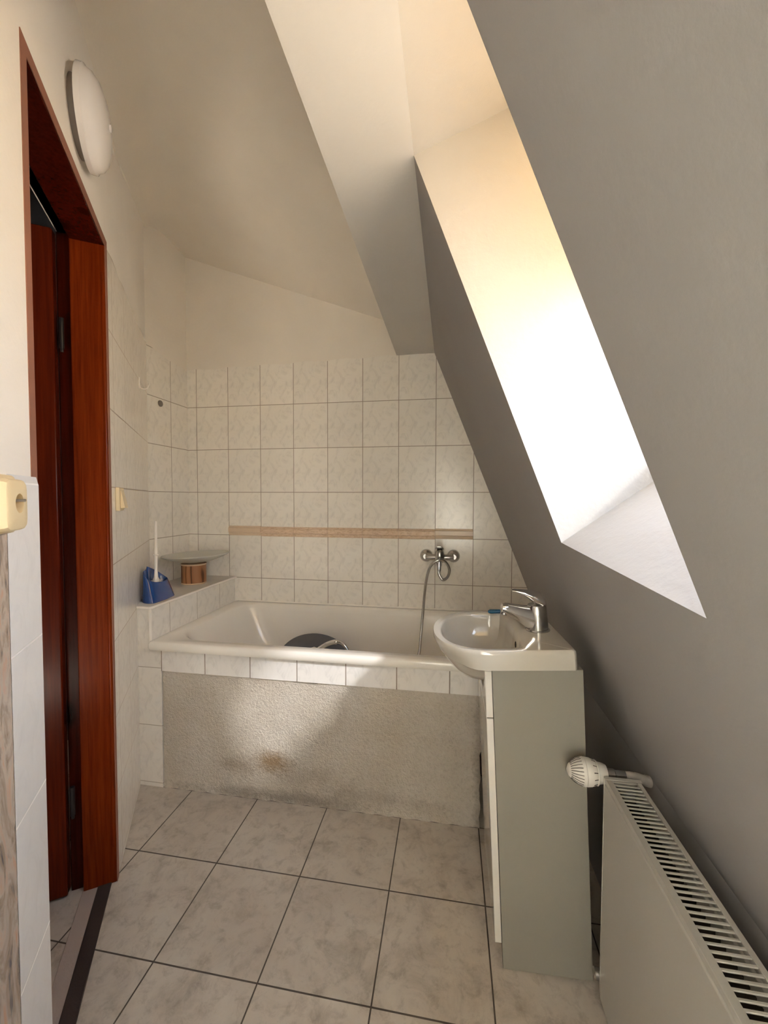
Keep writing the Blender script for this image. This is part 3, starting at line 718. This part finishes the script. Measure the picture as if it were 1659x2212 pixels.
rings = [skirt(OUT, .86, -.050, -.050), skirt(OUT, .94, -.030, -.030), ring(OUT, 1.0, -.012), ring(OUT, .995, -.004), ring(OUT, .98, 0),
         [o_.lerp(i_, .72).to_3d() for o_, i_ in zip(OUT, INN)], [o_.lerp(i_, .95).to_3d()+Vector((0, 0, -.002)) for o_, i_ in zip(OUT, INN)],
         ring(INN, .985, -.008), ring(INN, .955, -.03), ring(INN, .90, -.06), ring(INN, .78, -.085), ring(INN, .55, -.098), ring(INN, .25, -.103), ring(INN, .06, -.104)]
bm = BM(); loft(bm, rings, False, True)
# underside of the bowl
INB = [p for p in OUT]
und = [skirt(OUT, .86, -.050, -.050)]
def under(k_, z): return [Vector((bcen.x+(p.x-bcen.x)*k_*(1 if p.x < -.05 else .85), (p.y)*k_, z)) for p in OUT]
und += [under(.80, -.066), under(.69, -.090), under(.54, -.112), under(.34, -.124), under(.12, -.127)]
loft(bm, und, False, True)
obj('bowl', bm, M_CER, bs, smooth=45, local=True)
bm = BM(); lathe(bm, (-.1205, -.055, -.030), (-1, 0, .12), [(0, .0105), (.0012, .0105), (.0014, .009), (.0008, .0075)], 24); obj('overflow_ring', bm, M_CER, bs, local=True)
bm = BM(); lathe(bm, (-.1213, -.055, -.030), (-1, 0, .12), [(0, .0085), (.0012, .008)], 24); obj('overflow_hole', bm, M_DARK, bs, local=True)
bm = BM(); lathe(bm, (-.215, 0, -.1045), (0, 0, 1), [(0, .024), (.003, .024), (.005, .020), (.003, .016), (.003, .001)], 28); obj('drain', bm, M_CHROME, bs, local=True)
# basin mixer tap
BMX = Matrix.LocRotScale(bs.location, bs.rotation_euler, None)
def on_basin(x, y, z): return BMX @ Vector((x, y, z))
ft = thing('basin_tap', 'chrome single lever mixer tap on the washbasin', 'faucet', on_basin(-.052, -.022, -.001), (0, math.radians(-3), math.radians(6)))
KX, KZ = .84, .86
def ell(x, z, w, h, p=1.0, up=Vector((0, 0, 1)), n=28):
    f = lambda v: math.copysign(abs(v)**p, v)
    return [Vector((x*KX, 0, z*KZ))+Vector((0, 1, 0))*f(math.cos(a))*w+up*f(math.sin(a))*h for a in [2*math.pi*k/n for k in range(n)]]
bm = BM(); lathe(bm, (0, 0, 0), (0, 0, 1), [(0, .0330), (.003, .0330), (.006, .0300)], 36); obj('base_ring', bm, M_CHROMED, ft, local=True, smooth=40)
bm = BM(); lathe(bm, (0, 0, .004), (-.02, 0, 1), [(0, .0285), (.02, .0282), (.045, .0272), (.066, .0262), (.070, .024)], 40)
obj('body', bm, M_CHROMED, ft, local=True, smooth=50)
bm = BM()
sp = spline([(.004, 0, .036), (-.020, 0, .044), (-.045, 0, .054), (-.075, 0, .066), (-.105, 0, .077), (-.118, 0, .080)], 6); rgs = []
for i, p in enumerate(sp):
    t = i/(len(sp)-1); w = .0255-.0085*t; h = .029*(1-t)**1.3+.0118
    d = (sp[min(i+1, len(sp)-1)]-sp[max(i-1, 0)]).normalized(); up = Vector((-d.z, 0, d.x)); up = -up if up.z < 0 else up
    rgs.append(ell(p.x, p.z, w, h, .8, up))
loft(bm, rgs); obj('spout', bm, M_CHROME, ft, local=True, smooth=50)
bm = BM(); lathe(bm, (-.108*KX, 0, .073*KZ), (-.2, 0, -1), [(0, .0108), (.013, .0108), (.015, .009)], 24); obj('aerator', bm, M_CHROMED, ft, local=True)
bm = BM()
lv = [(.027, .086, .014, .004), (.024, .094, .022, .012), (.010, .104, .0250, .020), (-.010, .112, .0245, .019), (-.028, .121, .0220, .012), (-.048, .129, .0180, .007), (-.070, .135, .0140, .004), (-.082, .1365, .009, .002)]
loft(bm, [ell(x, z, w, h, .9) for x, z, w, h in lv]); obj('lever', bm, M_CHROME, ft, local=True, smooth=50)
# toothbrush and small plug on the far rim
st = thing('toothbrush', 'teal blue toothbrush handle lying on far rim of washbasin', 'toothbrush', on_basin(-.1, .125, 0))
q = lambda x, y, z: on_basin(x, y, z)
bm = BM(); tube(bm, [q(-.166, .150, .006), q(-.160, .149, .0068), q(-.11, .145, .0068), q(-.050, .140, .0060), q(-.030, .138, .005)], [.004, .0066, .0068, .0060, .003], 14); obj('handle', bm, M_TOOTH, st, smooth=50)
bm = BM(); tube(bm, [q(-.046, .140, .010), q(-.046, .140, .018)], .0055, 10); obj('bristles', bm, M_WPL, st)
bm = BM(); lathe(bm, q(-.066, .085, 0), (-.05, 0, 1), [(0, .015), (.007, .015), (.010, .010), (.011, .003)], 28); tag(obj('sink_plug', bm, M_BLACK, smooth=45), 'small black sink plug on the washbasin behind the tap', 'sink plug')

# ------------------------------------------------------------------ radiator
RX0, RX1, RY0, RY1, RZ0, RZ1 = .356, .432, .14, .978, .07, .600
rd = thing('radiator', 'white panel radiator with slotted top below the sloped wall', 'radiator', (.39, .56, .07))
bm = BM()
box(bm, (RX0, RY0, RZ0), (RX0+.012, RY1, RZ1-.014))
obj('front_panel', bm, M_RAD, rd, bevel=.004, seg=3)
bm = BM(); box(bm, (RX1-.012, RY0, RZ0), (RX1, RY1, RZ1-.014)); obj('back_panel', bm, M_RAD, rd, bevel=.004)
bm = BM()
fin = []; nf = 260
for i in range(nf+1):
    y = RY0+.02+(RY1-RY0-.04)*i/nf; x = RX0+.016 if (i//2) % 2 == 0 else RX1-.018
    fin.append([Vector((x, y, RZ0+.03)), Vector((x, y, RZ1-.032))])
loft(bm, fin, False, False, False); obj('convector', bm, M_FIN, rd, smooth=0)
bm = BM()
box(bm, (RX0+.001, RY0, RZ1-.012), (RX0+.014, RY1-.002, RZ1)); box(bm, (RX1-.010, RY0, RZ1-.012), (RX1-.001, RY1-.002, RZ1)); box(bm, (RX0+.014, RY1-.012, RZ1-.012), (RX1-.010, RY1-.002, RZ1-.001))
y = RY1-.022
while y > RY0+.01:
    box(bm, (RX0+.012, y-.0021, RZ1-.0035), (RX1-.008, y+.0021, RZ1-.001)); y -= .0112
obj('top_grille', bm, M_RAD, rd, bevel=.0007, seg=1)
bm = BM(); box(bm, (RX0-.001, RY1-.002, RZ0+.01), (RX1+.001, RY1+.001, RZ1+.001)); box(bm, (RX0-.001, RY1-.010, RZ1), (RX1+.001, RY1+.001, RZ1+.002)); obj('side_cover', bm, M_RAD, rd, bevel=.0008, seg=1)
# thermostatic valve
vy, vz = 1.004, .592
bm = BM(); prof = [(0, .004), (.004, .012), (.012, .0205), (.022, .027), (.032, .0305), (.038, .0315), (.040, .0305), (.042, .0312), (.052, .0300), (.062, .0262), (.064, .0240), (.066, .022)]
lathe(bm, (.2815, vy, vz), (1, 0, 0), prof, 48); vhd = obj('valve_head', bm, M_VALVE, rd, smooth=35)
bm = BM(); bm2 = BM(); a_, u_, v_ = frame_of((1, 0, 0))
for i in range(24):
    a = 2*math.pi*i/24; dv = u_*math.cos(a)+v_*math.sin(a); base_ = Vector((.2815, vy, vz))
    pts = [base_+a_*h+dv*(r_+.0001) for h, r_ in ((.007, .0160), (.014, .0222), (.022, .0268), (.031, .0302))]
    tube(bm, pts, .0008, 6)
    if i % 2 == 0: tube(bm2, [base_+a_*h+dv*(r_+.0001) for h, r_ in ((.054, .0294), (.0625, .0258))], .0009, 6)
obj('cap_grooves', bm, M_GROOVE, vhd, smooth=0)
obj('ring_grooves', bm2, M_GROOVE, vhd, smooth=0)
bm = BM(); lathe(bm, (.3445, vy, vz), (1, 0, 0), [(0, .022), (.0005, .027), (.002, .0275), (.006, .0235), (.018, .0215), (.024, .019)], 40); obj('valve_collar', bm, M_VALVE, rd, smooth=40)
bm = BM(); lathe(bm, (.366, vy, vz), (1, 0, 0), [(0, .013), (.02, .013), (.022, .010), (.045, .010)], 24); tube(bm, [(.385, vy, vz), (.385, vy-.02, vz-.02), (.385, RY1-.01, .55)], .009, 12); obj('valve_body', bm, M_CHROMED, rd, smooth=50)
bm = BM(); tube(bm, spline([(.400, vy, vz), (.43, vy+.006, vz-.004), (.455, vy+.022, vz-.018), (.478, vy+.040, vz-.034), (XK+.004, vy+.05, vz-.041)], 6), [.0095]*8+[.0105]*8+[.013]*9, 14); obj('supply_pipe', bm, M_PIPE, rd, smooth=50)
bm = BM(); lathe(bm, (.362, RY1+.012, .115), (-1, 0, 0), [(-.03, .008), (0, .008), (.001, .012), (.014, .012), (.016, .009)], 20); tube(bm, [(.385, RY1-.01, .115), (.385, RY1+.012, .115), (.43, RY1+.02, .115), (XK+.004, RY1+.03, .115)], .0075, 12); obj('return_valve', bm, M_CHROMED, rd, smooth=50)
